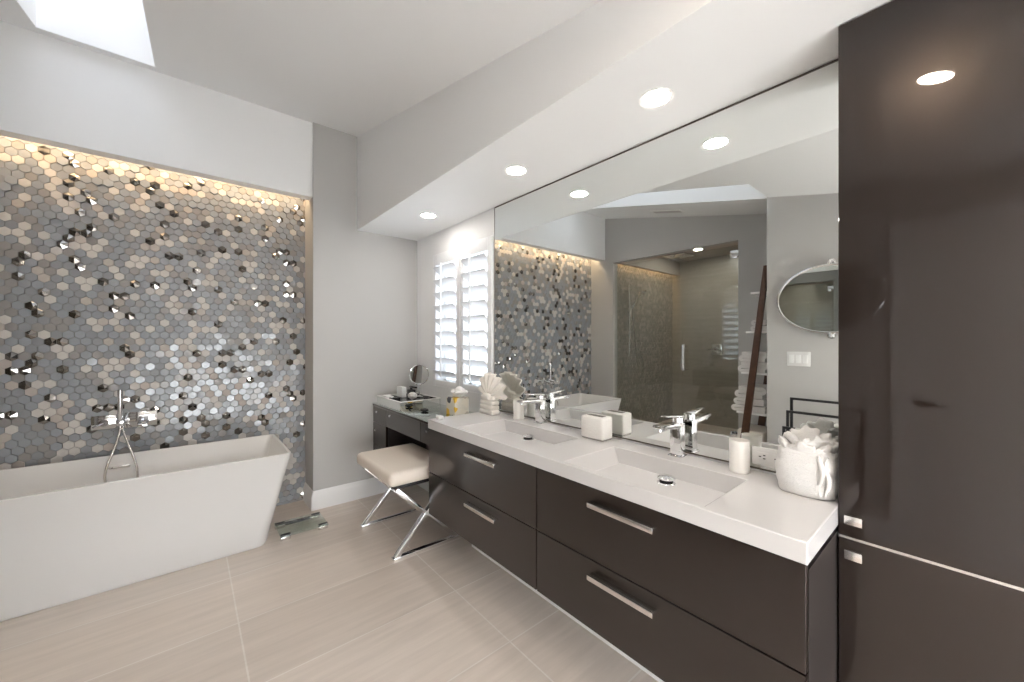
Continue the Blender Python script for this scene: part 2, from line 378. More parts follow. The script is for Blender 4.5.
# cove LED tapes
b = B(); box(b, XL + .01, .76, 3.515, 3.53, 2.602, 2.61); tag(obj('led_strip', b, M['led'], smooth=0), 'warm glowing light strip hidden behind the header above the tub mosaic wall', 'light strip')
lamp('tub_cove_light', 'AREA', (-.255, 3.56, 2.595), 1.25, (1, .73, .45), shape='RECTANGLE', size=2.0, size_y=.03)
b = B(); box(b, SB + .02, XL - .12, 3.295, 3.305, 2.602, 2.61); tag(obj('led_strip', b, M['led'], smooth=0), 'warm glowing light strip above the mosaic inside the shower, seen in the wall mirror', 'light strip')
lamp('shower_cove_light', 'AREA', (-2.2, 3.32, 2.595), 1.3, (1, .68, .38), shape='RECTANGLE', size=1.6, size_y=.03)

# downlights
def downlight(x, y, z, label, group, tilt=0, lens='lens'):
    t = thing('recessed_light', (x, y, z), label, 'ceiling light', group)
    bm = B(); lathe(bm, [(.050, -.001), (.066, -.004), (.064, 0), (.050, .001)], (x, y, z), 40, loop=True); obj('rim', bm, M['trim'], t)
    bm = B(); lathe(bm, [(.0001, -.0005), (.050, -.0015), (.050, .003), (.0001, .003)], (x, y, z), 40); obj('lens', bm, M[lens], t)
    t.rotation_euler = (tilt, 0, 0)
    return t
G = 'downlights in the vanity soffit'
downlight(1.394, .793, ZS - .001, 'round recessed light nearest the tall cabinet in the soffit above the vanity', G)
downlight(1.394, 1.630, ZS - .001, 'round recessed light over the far basin, middle one in the soffit row', G)
downlight(1.392, 2.640, ZS - .001, 'small round recessed light above the dressing table at the far end of the soffit', G)
downlight(.73, .10, zc(.10) - .002, 'round recessed light in the sloped ceiling, reflected as a glow on the tall cabinet', 'downlights in the main ceiling', tilt=math.atan(.215), lens='lens_front')
for x, y in ((-.10, -.75), (.75, -1.05), (-.10, -1.35)):  # unseen lights added as fill for the ceiling and front surfaces
    downlight(x, y, zc(0) - .002, 'added round fill light in the flat ceiling behind the viewpoint', 'added fill lights behind the viewpoint', lens='lens_fill')
downlight(-2.40, 2.60, 2.679, 'round recessed light in the shower ceiling, seen through the glass in the mirror', 'shower downlight', lens='lens_shower')

# ceiling vent
t = thing('ceiling_vent', (-.96, 2.30, zc(2.30)), 'white slotted air vent in the sloped ceiling beside the skylight', 'vent')
sl = math.atan(.215)
b = B(); box(b, -.06, .06, -.19, .19, -.008, -.001, .003); o1 = obj('frame', b, M['trim'], t, local=True)
b = B()
for k in range(3): box(b, -.038 + k * .028, -.030 + k * .028 + .012, -.165, .165, -.010, -.0075)
o2 = obj('slot', b, M['greige'], t, local=True)
t.rotation_euler = (sl, 0, 0)

# ------------------------------------------------------------------ window with plantation shutters
b = B()
for (y0, y1, z0, z1) in ((WY0, WY0 + .05, WZ0, WZ1), (WY1 - .05, WY1, WZ0, WZ1), (WY0, WY1, WZ0, WZ0 + .05), (WY0, WY1, WZ1 - .05, WZ1), ((WY0 + WY1) / 2 - .02, (WY0 + WY1) / 2 + .02, WZ0, WZ1)): box(b, 1.765, 1.798, y0, y1, z0, z1)
wf = struct('window_1', b, M['trim'])
b = B(); box(b, 1.780, 1.785, WY0 + .03, WY1 - .03, WZ0 + .03, WZ1 - .03); g = obj('glass', b, M['pane'], wf); 
YMID = 2.625
def shutter(y0, y1, label):
    t = thing('plantation_shutter', (XR + .01, (y0 + y1) / 2, WZ0), label, 'shutter', 'louvred shutters in the window')
    x0, x1 = XR - .012, XR + .018; z0, z1 = WZ0 + .004, WZ1 - .004
    for (a, c_) in ((y0, y0 + .05), (y1 - .05, y1)):
        bm = B(); box(bm, x0, x1, a, c_, z0, z1, .003); obj('stile', bm, M['shutter'], t)
    for (a, c_) in ((z0, z0 + .05), (z1 - .095, z1)):
        bm = B(); box(bm, x0, x1, y0 + .05, y1 - .05, a, c_, .003); obj('rail', bm, M['shutter'], t)
    n = 9; za, zb = z0 + .05, z1 - .095; step = (zb - za) / n; zz = [za + step * (k + .5) for k in range(n)]
    A = math.radians(-36); ca, sa = math.cos(A), math.sin(A)
    for z in zz:
        bm = B(); c = Vector(((x0 + x1) / 2, 0, z)); prof = []
        for k in range(16):
            a = 2 * PI * k / 16; u, v = .052 * math.cos(a), .0055 * math.sin(a); prof.append((c.x + u * ca - v * sa, z + u * sa + v * ca))
        P = [bm.verts.new((x, y0 + .052, zq)) for x, zq in prof]; Q = [bm.verts.new((x, y1 - .052, zq)) for x, zq in prof]
        for k in range(16): bm.faces.new((P[k], P[(k + 1) % 16], Q[(k + 1) % 16], Q[k]))
        bm.faces.new(P); bm.faces.new(Q[::-1]); obj('louver', bm, M['shutter'], t, 60)
    yr = y0 + (y1 - y0) * .52
    bm = B(); box(bm, x0 - .045, x0 - .035, yr - .006, yr + .006, zz[0] - .02, zz[-1] + .05, .002); obj('tilt_rod', bm, M['shutter'], t)
shutter(WY0 + .004, YMID - .002, 'white louvred shutter panel beside the wall mirror')
shutter(YMID + .002, WY1 - .004, 'white louvred shutter panel nearer the back wall, behind the makeup mirror')

# ------------------------------------------------------------------ wall mirror
MY0, MY1, MZ0, MZ1 = .266, 2.172, .868, 2.281
t = thing('wall_mirror', (XR, 1.2, MZ0), 'huge frameless mirror covering the wall above the white vanity top', 'mirror')
b = B(); box(b, XR - .006, XR - .0005, MY0, MY1, MZ0, MZ1); obj('glass', b, M['mirror'], t, 0)
b = B(); box(b, XR - .008, XR - .0005, MY0, MY1, MZ1, MZ1 + .006); box(b, XR - .008, XR - .0005, MY0, MY1, MZ0 - .006, MZ0); box(b, XR - .007, XR - .0005, MY1, MY1 + .004, MZ0, MZ1); obj('edge_channel', b, M['edge'], t, 0)

# ------------------------------------------------------------------ vanity
VX, VY0, VY1 = 1.165, .266, 2.206
ZC_ = .855
t = thing('bathroom_vanity', (1.42, 1.236, .0), 'long glossy dark brown floating double vanity with four drawers under the white top', 'vanity')
b = B(); box(b, VX + .022, XR - .002, VY0, VY1, .262, .778); obj('carcass', b, M['lacquer_dark'], t)
b = B(); box(b, 1.43, 1.66, .272, 2.118, 0, .262); obj('toe_kick', b, M['trim'], t)
for (y0, y1, hy0, hy1) in ((.267, 1.222, .660, .925), (1.228, 2.205, 1.494, 1.759)):
    for (z0, z1, hz) in ((.263, .523, .472), (.528, .797, .741)):
        b = B(); box(b, VX, VX + .021, y0, y1, z0, z1, .0007, 1); d = obj('drawer', b, M['lacquer'], t)
        b = B(); box(b, VX - .030, VX - .024, hy0, hy1, hz - .009, hz + .009, .0015); box(b, VX - .026, VX + .0005, hy0, hy1, hz + .004, hz + .009, .001); obj('handle', b, M['nickel'], d); 

# white top with two moulded basins
def worktop():
    bm = B(); xs = [1.162, 1.186, 1.530, XR - .002]; ys = [.263, .520, 1.085, 1.290, 1.905, 2.212]; zt, zb = ZC_, .800
    V = [[bm.verts.new((x, y, zt)) for y in ys] for x in xs]; U = {}
    for i in range(3):
        for j in range(5):
            if i == 1 and j in (1, 3): continue
            bm.faces.new((V[i][j], V[i + 1][j], V[i + 1][j + 1], V[i][j + 1]))
    for j in (1, 3):
        x0, x1, y0, y1 = xs[1], xs[2], ys[j], ys[j + 1]; d = .787
        q = [bm.verts.new(p) for p in ((x0 + .010, y0 + .012, d), (x1 - .012, y0 + .012, d), (x1 - .012, y1 - .035, d), (x0 + .010, y1 - .035, d))]
        rim = [V[1][j], V[2][j], V[2][j + 1], V[1][j + 1]]
        for k in range(4): bm.faces.new((rim[k], rim[(k + 1) % 4], q[(k + 1) % 4], q[k]))
        bm.faces.new(q)
    per = [V[0][j] for j in range(6)] + [V[i][5] for i in (1, 2, 3)] + [V[3][j] for j in (4, 3, 2, 1, 0)] + [V[i][0] for i in (2, 1)]
    lo = [bm.verts.new((v.co.x, v.co.y, zb)) for v in per]
    for k in range(len(per)): bm.faces.new((per[k], per[(k + 1) % len(per)], lo[(k + 1) % len(per)], lo[k]))
    # underside ring hidden by the carcass
    return bm
t = thing('worktop', (1.41, 1.236, .800), 'long white vanity countertop with two moulded rectangular basins', 'countertop')
b = worktop(); obj('countertop', b, M['quartz'], t, 30, mods=[('BEVEL', dict(width=.003, segments=2, limit_method='ANGLE', angle_limit=math.radians(25)))])
for (x, y) in ((1.450, .783), (1.485, 1.632)):
    b = B(); lathe(b, [(.0001, .0), (.034, .0), (.035, .003), (.031, .006), (.0001, .006)], (x, y, .787), 36); d = obj('drain', b, M['chrome'], t)
    b = B(); lathe(b, [(.0001, .006), (.026, .006), (.024, .016), (.0001, .016)], (x, y, .787), 32); obj('drain_gap', b, M['black'], d)
    b = B(); lathe(b, [(.0001, .016), (.028, .016), (.034, .019), (.034, .023), (.026, .028), (.0001, .030)], (x, y, .787), 36); obj('stopper', b, M['chrome'], d)

# faucets
def faucet(x, y, label):
    t = thing('basin_faucet', (x, y, ZC_), label, 'faucet', 'chrome basin faucets')
    def P(bm, n): obj(n, bm, M['chrome'], t, 30, local=True)
    bm = B(); box(bm, -.030, .030, -.030, .030, 0, .010, .003); P(bm, 'base')
    bm = B(); box(bm, -.023, .023, -.023, .023, .010, .138, .004); P(bm, 'body')
    bm = B(); hexa(bm, [(-.165, -.022, .139), (.023, -.022, .118), (.023, .022, .118), (-.165, .022, .139), (-.165, -.022, .153), (.023, -.022, .145), (.023, .022, .145), (-.165, .022, .153)], .003)
    cyl(bm, (-.148, 0, .142), (-.148, 0, .128), .011); P(bm, 'spout')
    bm = B(); cyl(bm, (0, 0, .143), (0, 0, .168), .021, .021); hexa(bm, [(-.115, -.014, .182), (.02, -.020, .166), (.02, .020, .166), (-.115, .014, .182), (-.115, -.014, .188), (.02, -.020, .176), (.02, .020, .176), (-.115, .014, .188)], .002); P(bm, 'lever')
faucet(1.605, .815, 'chrome single-lever faucet at the near basin in front of the mirror')
faucet(1.618, 1.668, 'chrome single-lever faucet at the far basin beside the ivory folded towel')

# tumblers and the rectangular container
def tumbler(x, y, label):
    bm = B(); lathe(bm, [(.0001, 0), (.033, 0), (.034, .004), (.034, .012), (.0335, .013), (.0345, .115), (.0345, .119), (.032, .119), (.0315, .02), (.0001, .02)], (0, 0, 0), 40)
    o = obj('tumbler', bm, M['ceramic'], smooth=40); o.location = (x, y, ZC_ + .001); tag(o, label, 'cup', 'white ceramic tumblers')
tumbler(1.600, .572, 'white ceramic tumbler between the near faucet and the rolled white towel')
tumbler(1.602, 1.846, 'white ceramic tumbler beside the far faucet and the ivory fan towel')
t = thing('tissue_holder', (1.575, 1.222, ZC_), 'white ribbed rectangular container standing between the two basins', 'container')
b = B(); box(b, 1.535, 1.620, 1.153, 1.290, ZC_ + .009, ZC_ + .118, .010, 3); obj('body', b, M['ceramic_tex'], t)
b = B(); box(b, 1.540, 1.615, 1.158, 1.285, ZC_ + .001, ZC_ + .010, .003); obj('foot', b, M['nickel'], t)
b = B(); box(b, 1.560, 1.595, 1.175, 1.268, ZC_ + .115, ZC_ + .1195, .002); obj('slot', b, M['edge'], t)

# ivory towel folded into a fan
def fan_towel():
    t = thing('fan_folded_towel', (1.565, 2.105, ZC_), 'ivory cloth folded into a pleated fan standing on the far end of the vanity top', 'towel')
    bm = B()
    for k in range(4):
        z0 = ZC_ + .001 + k * .031
        box(bm, 1.532 + .002 * k, 1.602 - .002 * k, 2.035 + .002 * (k % 2), 2.182 - .002 * k, z0, z0 + .0305, .010, 3)
    obj('folded_base', bm, M['linen'], t, 60)
    bm = B(); c = Vector((1.568, 2.105, ZC_ + .118)); NA = 60
    def f(u, v):
        a = math.radians(-4 + 188 * u); r = .020 + (.124 + .008 * math.sin(u * 11)) * v
        z = math.sin(u * 7.5 * 2 * PI) * .016 * (v ** .8 + .15)
        return c + Vector((z - .012 + .03 * v * v, -math.cos(a) * r * .98, math.sin(a) * r * 1.12))
    grid(bm, f, NA * 3, 8)
    obj('fan', bm, M['linen'], t, 80, mods=[('SOLIDIFY', dict(thickness=.004))])
    bm = B(); box(bm, 1.526, 1.608, 2.068, 2.145, ZC_ + .095, ZC_ + .140, .014, 3); obj('band', bm, M['linen'], t, 60)
fan_towel()

# rolled white towel with a ruffled washcloth flower
def towel_bundle():
    t = thing('towel_bundle', (1.565, .352, ZC_), 'bundle of white terry towel with ruffled washcloth flower beside the tall cabinet', 'towel')
    bm = B(); c = Vector((1.565, .353, ZC_))
    def f(u, v):
        a = 2 * PI * u; e = .55; cx, sy = math.cos(a), math.sin(a)
        sx = math.copysign(abs(cx) ** e, cx); sy = math.copysign(abs(sy) ** e, sy)
        prof = .93 + .09 * math.sin(PI * v) if v < .96 else .85
        h = .002 + .148 * v
        p = Vector((.072 * sx * prof, .080 * sy * prof, h))
        n_ = noise.noise(p * 22) * .005 + noise.noise(Vector((p.x * 8, p.y * 8, p.z * 60))) * .0035
        return c + p + Vector((sx, sy, 0)) * n_
    grid(bm, f, 64, 26, cu=True); top = [v for v in bm.verts if v.co.z > ZC_ + .1499]; bot = [v for v in bm.verts if v.co.z < ZC_ + .0021]
    bmesh.ops.contextual_create(bm, geom=bot); bmesh.ops.contextual_create(bm, geom=top)
    obj('wrap', bm, M['towel'], t, 80)
    for yy, ph, rr in ((.305, 0, .0085), (.290, 1.6, .0075)):     # lips where the wrapped towel ends
        bm = B(); tube(bm, [(1.4965 + .004 * math.sin(q * .45 + ph) , yy + .006 * math.sin(q * .5 + ph), ZC_ + .012 + .0078 * q) for q in range(17)], [rr * (.5 + .5 * math.sin(PI * (q + 1) / 18)) for q in range(17)], 10); obj('towel_edge', bm, M['towel'], t, 80)
    r = random.Random(5)
    for k in range(11):
        if k == 0: px_, py_, az, s_, tz = 0, 0, 0, .036, .185
        elif k < 5: az = .6 + k * 1.57; px_, py_, s_, tz = .030 * math.cos(az), .036 * math.sin(az), .037, .170
        else: az = k * 1.047; px_, py_, s_, tz = .046 * math.cos(az), .056 * math.sin(az), .036, .150
        bm = B(); bmesh.ops.create_icosphere(bm, subdivisions=5, radius=1)
        tl = Matrix.Rotation(az, 3, 'Z') @ Matrix.Rotation(.6 if k else 0, 3, 'Y')
        for v in bm.verts:
            q = v.co.copy(); an = math.atan2(q.y, q.z); g_ = 1 + .13 * math.sin(an * 7 + k) * (1 - abs(q.x)) + .14 * noise.noise(q * 1.6 + Vector((0, k * 3, 0)))
            q = Vector((q.x * .40 + .22 * q.y * q.y * math.sin(k), q.y * 1.12 * g_, q.z * 1.15 * g_)) * s_
            v.co = c + Vector((px_, py_, tz - .014)) + tl @ q
        obj('ruffle', bm, M['towel'], t, 80)
towel_bundle()

# small white bar on the counter corner
b = B(); box(b, 1.200, 1.235, 2.140, 2.185, ZC_ + .001, ZC_ + .022, .005, 3); tag(obj('soap_bar', b, M['card'], smooth=60), 'tiny white bar at the far front corner of the vanity top', 'soap')

# outlet plate at the foot of the mirror
t = thing('outlet_plate', (XR - .006, .486, .905), 'white double power outlet plate low on the mirror beside the rolled towel', 'outlet')
b = B(); box(b, XR - .012, XR - .0065, .425, .548, .880, .948, .002); obj('plate', b, M['plate'], t)
for y in (.461, .512):
    b = B(); box(b, XR - .014, XR - .0115, y - .018, y + .018, .898, .930, .003); r_ = obj('receptacle', b, M['plate'], t)
    b = B()
    for dy, dz in ((-.006, .006), (-.006, -.006), (.008, 0)): box(b, XR - .0146, XR - .0135, y + dy - .004, y + dy + .004, .914 + dz - .0018, .914 + dz + .0018)
    obj('socket_hole', b, M['black'], r_, 0)

# ------------------------------------------------------------------ tall cabinet
CX0 = 1.488
t = thing('tall_cabinet', (1.58, -.10, 0), 'tall glossy dark brown linen cabinet rising from floor to soffit at the right', 'cabinet')
b = B(); box(b, CX0 + .021, XR - .002, -.480, .262, .0, 2.288); obj('carcass', b, M['lacquer_dark'], t)
for z0, z1, kz in ((.774, 2.286, .834), (.03, .766, .733)):
    b = B(); box(b, CX0, CX0 + .020, -.478, .262, z0, z1, .0015, 1); d = obj('door', b, M['lacquer'], t)
    b = B(); box(b, CX0 - .026, CX0 - .019, .205, .245, kz - .016, kz + .010, .002); box(b, CX0 - .022, CX0 + .0005, .207, .243, kz + .004, kz + .010, .001); obj('handle', b, M['nickel'], d)
b = B(); box(b, CX0 + .002, CX0 + .022, -.478, .262, .7665, .7735); obj('gap_trim', b, M['nickel'], t)

# ------------------------------------------------------------------ dressing table
DX = 1.248
t = thing('dressing_table', (1.45, 2.80, 0), 'dark brown wall-hung dressing table between the vanity and the back wall', 'dressing table')
b = B(); box(b, DX - .004, XR - .002, 2.216, YB - .003, .782, .800, .002); obj('table_top', b, M['lacquer'], t)
b = B(); box(b, DX - .008, XR - .003, 2.216, YB - .004, .8005, .807, .0015); obj('glass_top', b, M['mirror_top'], t)
b = B(); box(b, DX + .020, 1.62, 2.222, YB - .005, .645, .781); box(b, DX + .020, 1.62, 3.095, YB - .005, .262, .645); box(b, 1.605, 1.620, 2.222, 3.095, .262, .645); obj('carcass', b, M['lacquer_dark'], t)
def knob(par, y, z):
    bm = B(); cyl(bm, (DX, y, z), (DX - .014, y, z), .004, n=12); cyl(bm, (DX - .013, y, z), (DX - .024, y, z), .010, .009, 20); obj('knob', bm, M['chrome'], par)
for (y0, y1, z0, z1, ks) in ((3.098, YB - .006, .645, .779, [(3.250, .745)]), (2.486, 3.093, .645, .779, [(2.975, .752)]), (2.222, 2.481, .645, .779, [(2.355, .742)]), (3.098, YB - .006, .455, .641, [(3.278, .587)]), (3.098, YB - .006, .262, .451, [(3.278, .40)])):
    b = B(); box(b, DX, DX + .0195, y0, y1, z0, z1, .0007, 1); d = obj('drawer', b, M['lacquer'], t)
    for k in ks: knob(d, *k)

# things on the dressing table
TZ = .8075
t = thing('vanity_tray', (1.43, 3.06, TZ), 'mirrored silver tray box holding cosmetics on the dressing table', 'tray')
b = B(); box(b, 1.250, 1.600, 2.825, 3.300, TZ, TZ + .008); obj('base', b, M['mirror'], t)
for (x0, x1, y0, y1) in ((1.250, 1.258, 2.825, 3.300), (1.592, 1.600, 2.825, 3.300), (1.258, 1.592, 2.825, 2.833), (1.258, 1.592, 3.292, 3.300)):
    b = B(); box(b, x0, x1, y0, y1, TZ + .008, TZ + .066, .001, 1); obj('side', b, M['mirror'], t)
b = B()
for (x0, x1, y0, y1) in ((1.248, 1.262, 2.823, 3.302), (1.588, 1.602, 2.823, 3.302), (1.262, 1.588, 2.823, 2.837), (1.262, 1.588, 3.288, 3.302)): box(b, x0, x1, y0, y1, TZ + .066, TZ + .071, .001, 1)
obj('rim', b, M['trim'], t)
b = B(); box(b, 1.258, 1.592, 2.833, 3.292, TZ + .0085, TZ + .050); obj('liner', b, M['black'], t)
IZ = TZ + .0505
b = B(); box(b, 1.420, 1.460, 3.170, 3.282, IZ, IZ + .088, .003); tag(obj('cosmetics_box', b, M['card']), 'plain white box standing at the back of the silver tray', 'box')
t = thing('pump_bottle', (1.482, 3.122, IZ), 'black cosmetic pump bottle in front of the white box in the silver tray', 'bottle')
b = B(); box(b, 1.455, 1.510, 3.090, 3.155, IZ, IZ + .070, .006, 3); obj('bottle_body', b, M['black'], t)
b = B(); cyl(b, (1.482, 3.122, IZ + .070), (1.482, 3.122, IZ + .088), .010); box(b, 1.472, 1.492, 3.025, 3.140, IZ + .088, IZ + .100, .003); obj('pump', b, M['black'], t)
def puff(name, c, r, m, sq=.75, seed=1, amp=.2):
    bm = B(); bmesh.ops.create_icosphere(bm, subdivisions=4, radius=1)
    for v in bm.verts:
        n_ = 1 + amp * noise.noise(v.co * 2.2 + Vector((seed, 0, 0))); v.co = Vector((v.co.x * r * n_, v.co.y * r * n_, v.co.z * r * n_ * sq))
    zmin = min(v.co.z for v in bm.verts)
    for v in bm.verts: v.co += Vector((c[0], c[1], c[2] - zmin))
    return obj(name, bm, m, smooth=80)
tag(puff('powder_puff', (1.445, 3.020, IZ), .038, M['towel'], seed=3), 'round white powder puff in the silver tray in front of the pump bottle', 'powder puff')
b = B(); lathe(b, [(.0001, 0), (.030, 0), (.032, .004), (.032, .016), (.029, .020), (.0001, .021)], (1.33, 3.08, IZ), 32); tag(obj('compact', b, M['black']), 'round black powder compact lying in the front of the silver tray', 'compact')
b = B(); box(b, 1.285, 1.345, 3.165, 3.265, IZ, IZ + .022, .004); tag(obj('cosmetics_case', b, M['card']), 'small flat white case at the wall end of the silver tray', 'case')
b = B(); cyl(b, (1.30, 3.14, IZ + .008), (1.30, 3.10, IZ + .008), .008); tag(obj('lipstick', b, M['black']), 'short black lipstick tube beside the flat white case in the tray', 'lipstick')
b = B(); cyl(b, (1.515, 2.86, IZ + .011), (1.515, 2.93, IZ + .011), .011); tag(obj('cosmetics_tube', b, M['black']), 'black tube lying in the silver tray next to the makeup mirror', 'tube')
# makeup mirror on a stand, standing in the tray corner
t = thing('makeup_mirror', (1.545, 3.12, IZ), 'round tilting makeup mirror on a chrome stand beside the window', 'mirror')
b = B(); lathe(b, [(.0001, 0), (.034, 0), (.035, .004), (.018, .009), (.008, .014), (.007, .018), (.0001, .019)], (1.556, 3.120, IZ), 32); obj('base', b, M['chrome'], t)
b = B(); tube(b, [(1.556, 3.120, IZ + .012), (1.556, 3.120, IZ + .110)], .006, 14); obj('stem', b, M['chrome'], t)
mc = Vector((1.556, 3.120, IZ + .195)); nrm = Vector((-.60, -.78, .16)).normalized(); a_, b2 = frame_for(nrm)
b = B(); tube(b, [mc + a_ * .084 * math.cos(2 * PI * k / 48) + b2 * .084 * math.sin(2 * PI * k / 48) for k in range(48)], .0055, 10, closed=True); obj('ring', b, M['chrome'], t)
b = B(); cyl(b, mc - nrm * .003, mc + nrm * .003, .082, n=48); obj('glass', b, M['mirror'], t)
# black oval case on the glass top
b = B(); bmesh.ops.create_uvsphere(b, u_segments=32, v_segments=16, radius=1)
for v in b.verts: v.co = Vector((1.385 + v.co.x * .030, 2.690 + v.co.y * .036, TZ + .014 + v.co.z * .0135))
tag(obj('compact', b, M['black'], smooth=60), 'black oval compact lying on the glass table top in front of the tray', 'compact')
# tissue box
t = thing('tissue_box', (1.53, 2.45, TZ), 'floral cube tissue box with a white tissue pulled up, beside the window', 'tissue box')
b = B(); box(b, 1.475, 1.595, 2.400, 2.520, TZ, TZ + .125, .002); obj('carton', b, M['floral'], t)
b = B(); bmesh.ops.create_icosphere(b, subdivisions=5, radius=1)
for v in b.verts:
    q = v.co.copy(); an = math.atan2(q.y, q.z); g_ = 1 + .16 * math.sin(an * 5 + 1.3) * (1 - .5 * abs(q.x)) + .25 * noise.noise(q * 1.7 + Vector((4, 0, 0)))
    k_ = .35 + .65 * min(1, max(0, (q.z + 1) / .9))
    v.co = Vector((1.535 + q.x * .040 * g_ * k_, 2.440 + (q.y * .088 * g_ - .02 * q.z) * k_, TZ + .156 + q.z * .040 * g_))
obj('tissue', b, M['paper'], t, 80)

# ------------------------------------------------------------------ stool
t = thing('vanity_stool', (1.17, 2.575, 0), 'cream upholstered stool with chrome cross legs at the dressing table', 'stool')
b = B(); box(b, .938, 1.390, 2.266, 2.886, .450, .540, .032, 5); obj('seat', b, M['leather'], t, 60)
b = B(); box(b, .985, 1.360, 2.300, 2.850, .425, .453, .003); obj('seat_frame', b, M['black_metal'], t)
for y in (2.295, 2.850):
    b = B(); box(b, .965, 1.430, y - .019, y + .019, 0, .014, .002); obj('foot_rail', b, M['chrome'], t)
    b = B(); bar(b, (.985, y, .008), (1.375, y, .430), .036, .026, (0, 1, 0), .002); obj('leg', b, M['chrome'], t)
    b = B(); bar(b, (1.415, y, .008), (.990, y, .430), .034, .024, (0, 1, 0), .002); obj('leg', b, M['chrome'], t)
b = B(); box(b, 1.185, 1.215, 2.300, 2.850, .208, .228, .003); obj('stretcher', b, M['chrome'], t)

# ------------------------------------------------------------------ bathtub
def bathtub():
    t = thing('bathtub', (-.22, 3.27, 0), 'white freestanding slant-ended bathtub in front of the hexagon mosaic wall', 'bathtub')
    def ring(x0, x1, y0, y1, z, r, n=8):
        pts = []
        for (cx, cy, a0) in ((x1 - r, y1 - r, 0), (x0 + r, y1 - r, PI / 2), (x0 + r, y0 + r, PI), (x1 - r, y0 + r, 1.5 * PI)):
            for k in range(n + 1): a = a0 + PI / 2 * k / n; pts.append((cx + r * math.cos(a), cy + r * math.sin(a), z))
        return pts
    H_ = .605
    secs = [(-.84, .405, 3.00, 3.56, .001, .07), (-.85, .412, 2.985, 3.575, .02, .075), (-.905, .470, 2.955, 3.588, .30, .05), (-.968, .533, 2.913, 3.600, H_ - .006, .032), (-.970, .535, 2.911, 3.602, H_ - .002, .032), (-.968, .533, 2.913, 3.600, H_, .031),
            (-.952, .517, 2.930, 3.584, H_, .026), (-.949, .514, 2.933, 3.581, H_ - .004, .028), (-.90, .465, 2.955, 3.566, .36, .06), (-.85, .415, 2.985, 3.545, .18, .09), (-.80, .36, 3.03, 3.50, .150, .12)]
    bm = B(); R_ = [[bm.verts.new(p) for p in ring(*s)] for s in secs]; n = len(R_[0])
    for A, C_ in zip(R_, R_[1:]):
        for k in range(n): bm.faces.new((A[k], A[(k + 1) % n], C_[(k + 1) % n], C_[k]))
    bm.faces.new(R_[0][::-1]); bm.faces.new(R_[-1])
    obj('shell', bm, M['tub'], t, 40)
    bm = B(); box(bm, -.385, -.285, 3.562, 3.578, .522, .536, .003); obj('overflow', bm, M['chrome'], t)
    bm = B(); lathe(bm, [(.0001, 0), (.034, 0), (.034, .004), (.028, .008), (.0001, .009)], (-.22, 3.27, .150), 32); obj('drain', bm, M['chrome'], t)
bathtub()

# wall-mounted tub filler
t = thing('tub_filler', (-.31, YM, .80), 'chrome wall-mounted tub filler with hand shower on the mosaic above the bathtub', 'tub faucet')
YF = YM + .004
b = B(); box(b, -.472, -.352, YF - .022, YF, .772, .862, .003); obj('valve_plate', b, M['chrome'], t)
b = B(); cyl(b, (-.412, YF - .022, .818), (-.412, YF - .055, .818), .022); bar(b, (-.412, YF - .050, .818), (-.455, YF - .085, .800), .022, .010, None, .002); obj('valve_lever', b, M['chrome'], t)
b = B(); box(b, -.318, -.158, YF - .022, YF, .768, .868, .003); obj('spout_plate', b, M['chrome'], t)
b = B(); hexa(b, [(-.250, YF - .150, .782), (-.198, YF - .150, .782), (-.198, YF - .02, .800), (-.250, YF - .02, .800), (-.250, YF - .150, .800), (-.198, YF - .150, .800), (-.198, YF - .02, .838), (-.250, YF - .02, .838)], .003); obj('spout', b, M['chrome'], t)
b = B(); cyl(b, (-.335, YF, .812), (-.335, YF - .075, .812), .016); box(b, -.350, -.320, YF - .085, YF - .055, .795, .830, .003); obj('shower_holder', b, M['chrome'], t)
b = B(); tube(b, [(-.335, YF - .070, .785), (-.335, YF - .070, .835), (-.335, YF - .072, .86), (-.333, YF - .078, 1.03)], [.009, .010, .013, .014], 16); obj('hand_shower', b, M['chrome'], t)
pts = []
ctrl = [(-.335, YF - .070, .785), (-.338, YF - .090, .74), (-.362, YF - .12, .64), (-.390, YF - .15, .54), (-.392, YF - .155, .46), (-.365, YF - .16, .39), (-.318, YF - .16, .365), (-.270, YF - .16, .395), (-.247, YF - .155, .46), (-.258, YF - .14, .56), (-.295, YF - .11, .68), (-.322, YF - .075, .77), (-.330, YF - .03, .795), (-.330, YF, .797)]
def catmull(c, n=8):
    c = [Vector(x) for x in c]; out = []
    for i in range(len(c) - 1):
        p0, p1, p2, p3 = c[max(i - 1, 0)], c[i], c[i + 1], c[min(i + 2, len(c) - 1)]
        for k in range(n):
            s = k / n; out.append(.5 * ((2 * p1) + (p2 - p0) * s + (2 * p0 - 5 * p1 + 4 * p2 - p3) * s * s + (3 * p1 - p0 - 3 * p2 + p3) * s ** 3))
    return out + [c[-1]]
b = B(); tube(b, catmull(ctrl), .0065, 10); obj('hose', b, M['nickel'], t, 80)

# glass scale on the floor
t = thing('bathroom_scale', (.63, 3.11, 0), 'clear glass bathroom scale on the floor between the tub and the baseboard', 'scale')
b = B(); box(b, .480, .780, 2.980, 3.245, .026, .034, .003); obj('platform', b, M['scale_glass'], t)
for x in (.512, .748):
    for y in (3.005, 3.215):
        b = B(); box(b, x - .032, x + .032, y - .014, y + .014, 0, .0255, .006, 3); f_ = obj('foot', b, M['nickel'], t)
        b = B(); box(b, x - .030, x + .030, y - .012, y + .012, .0345, .038, .002); obj('cap', b, M['black_metal'], f_)
b = B(); box(b, .545, .715, 3.200, 3.232, .012, .0255, .004); obj('display', b, M['black'], t)

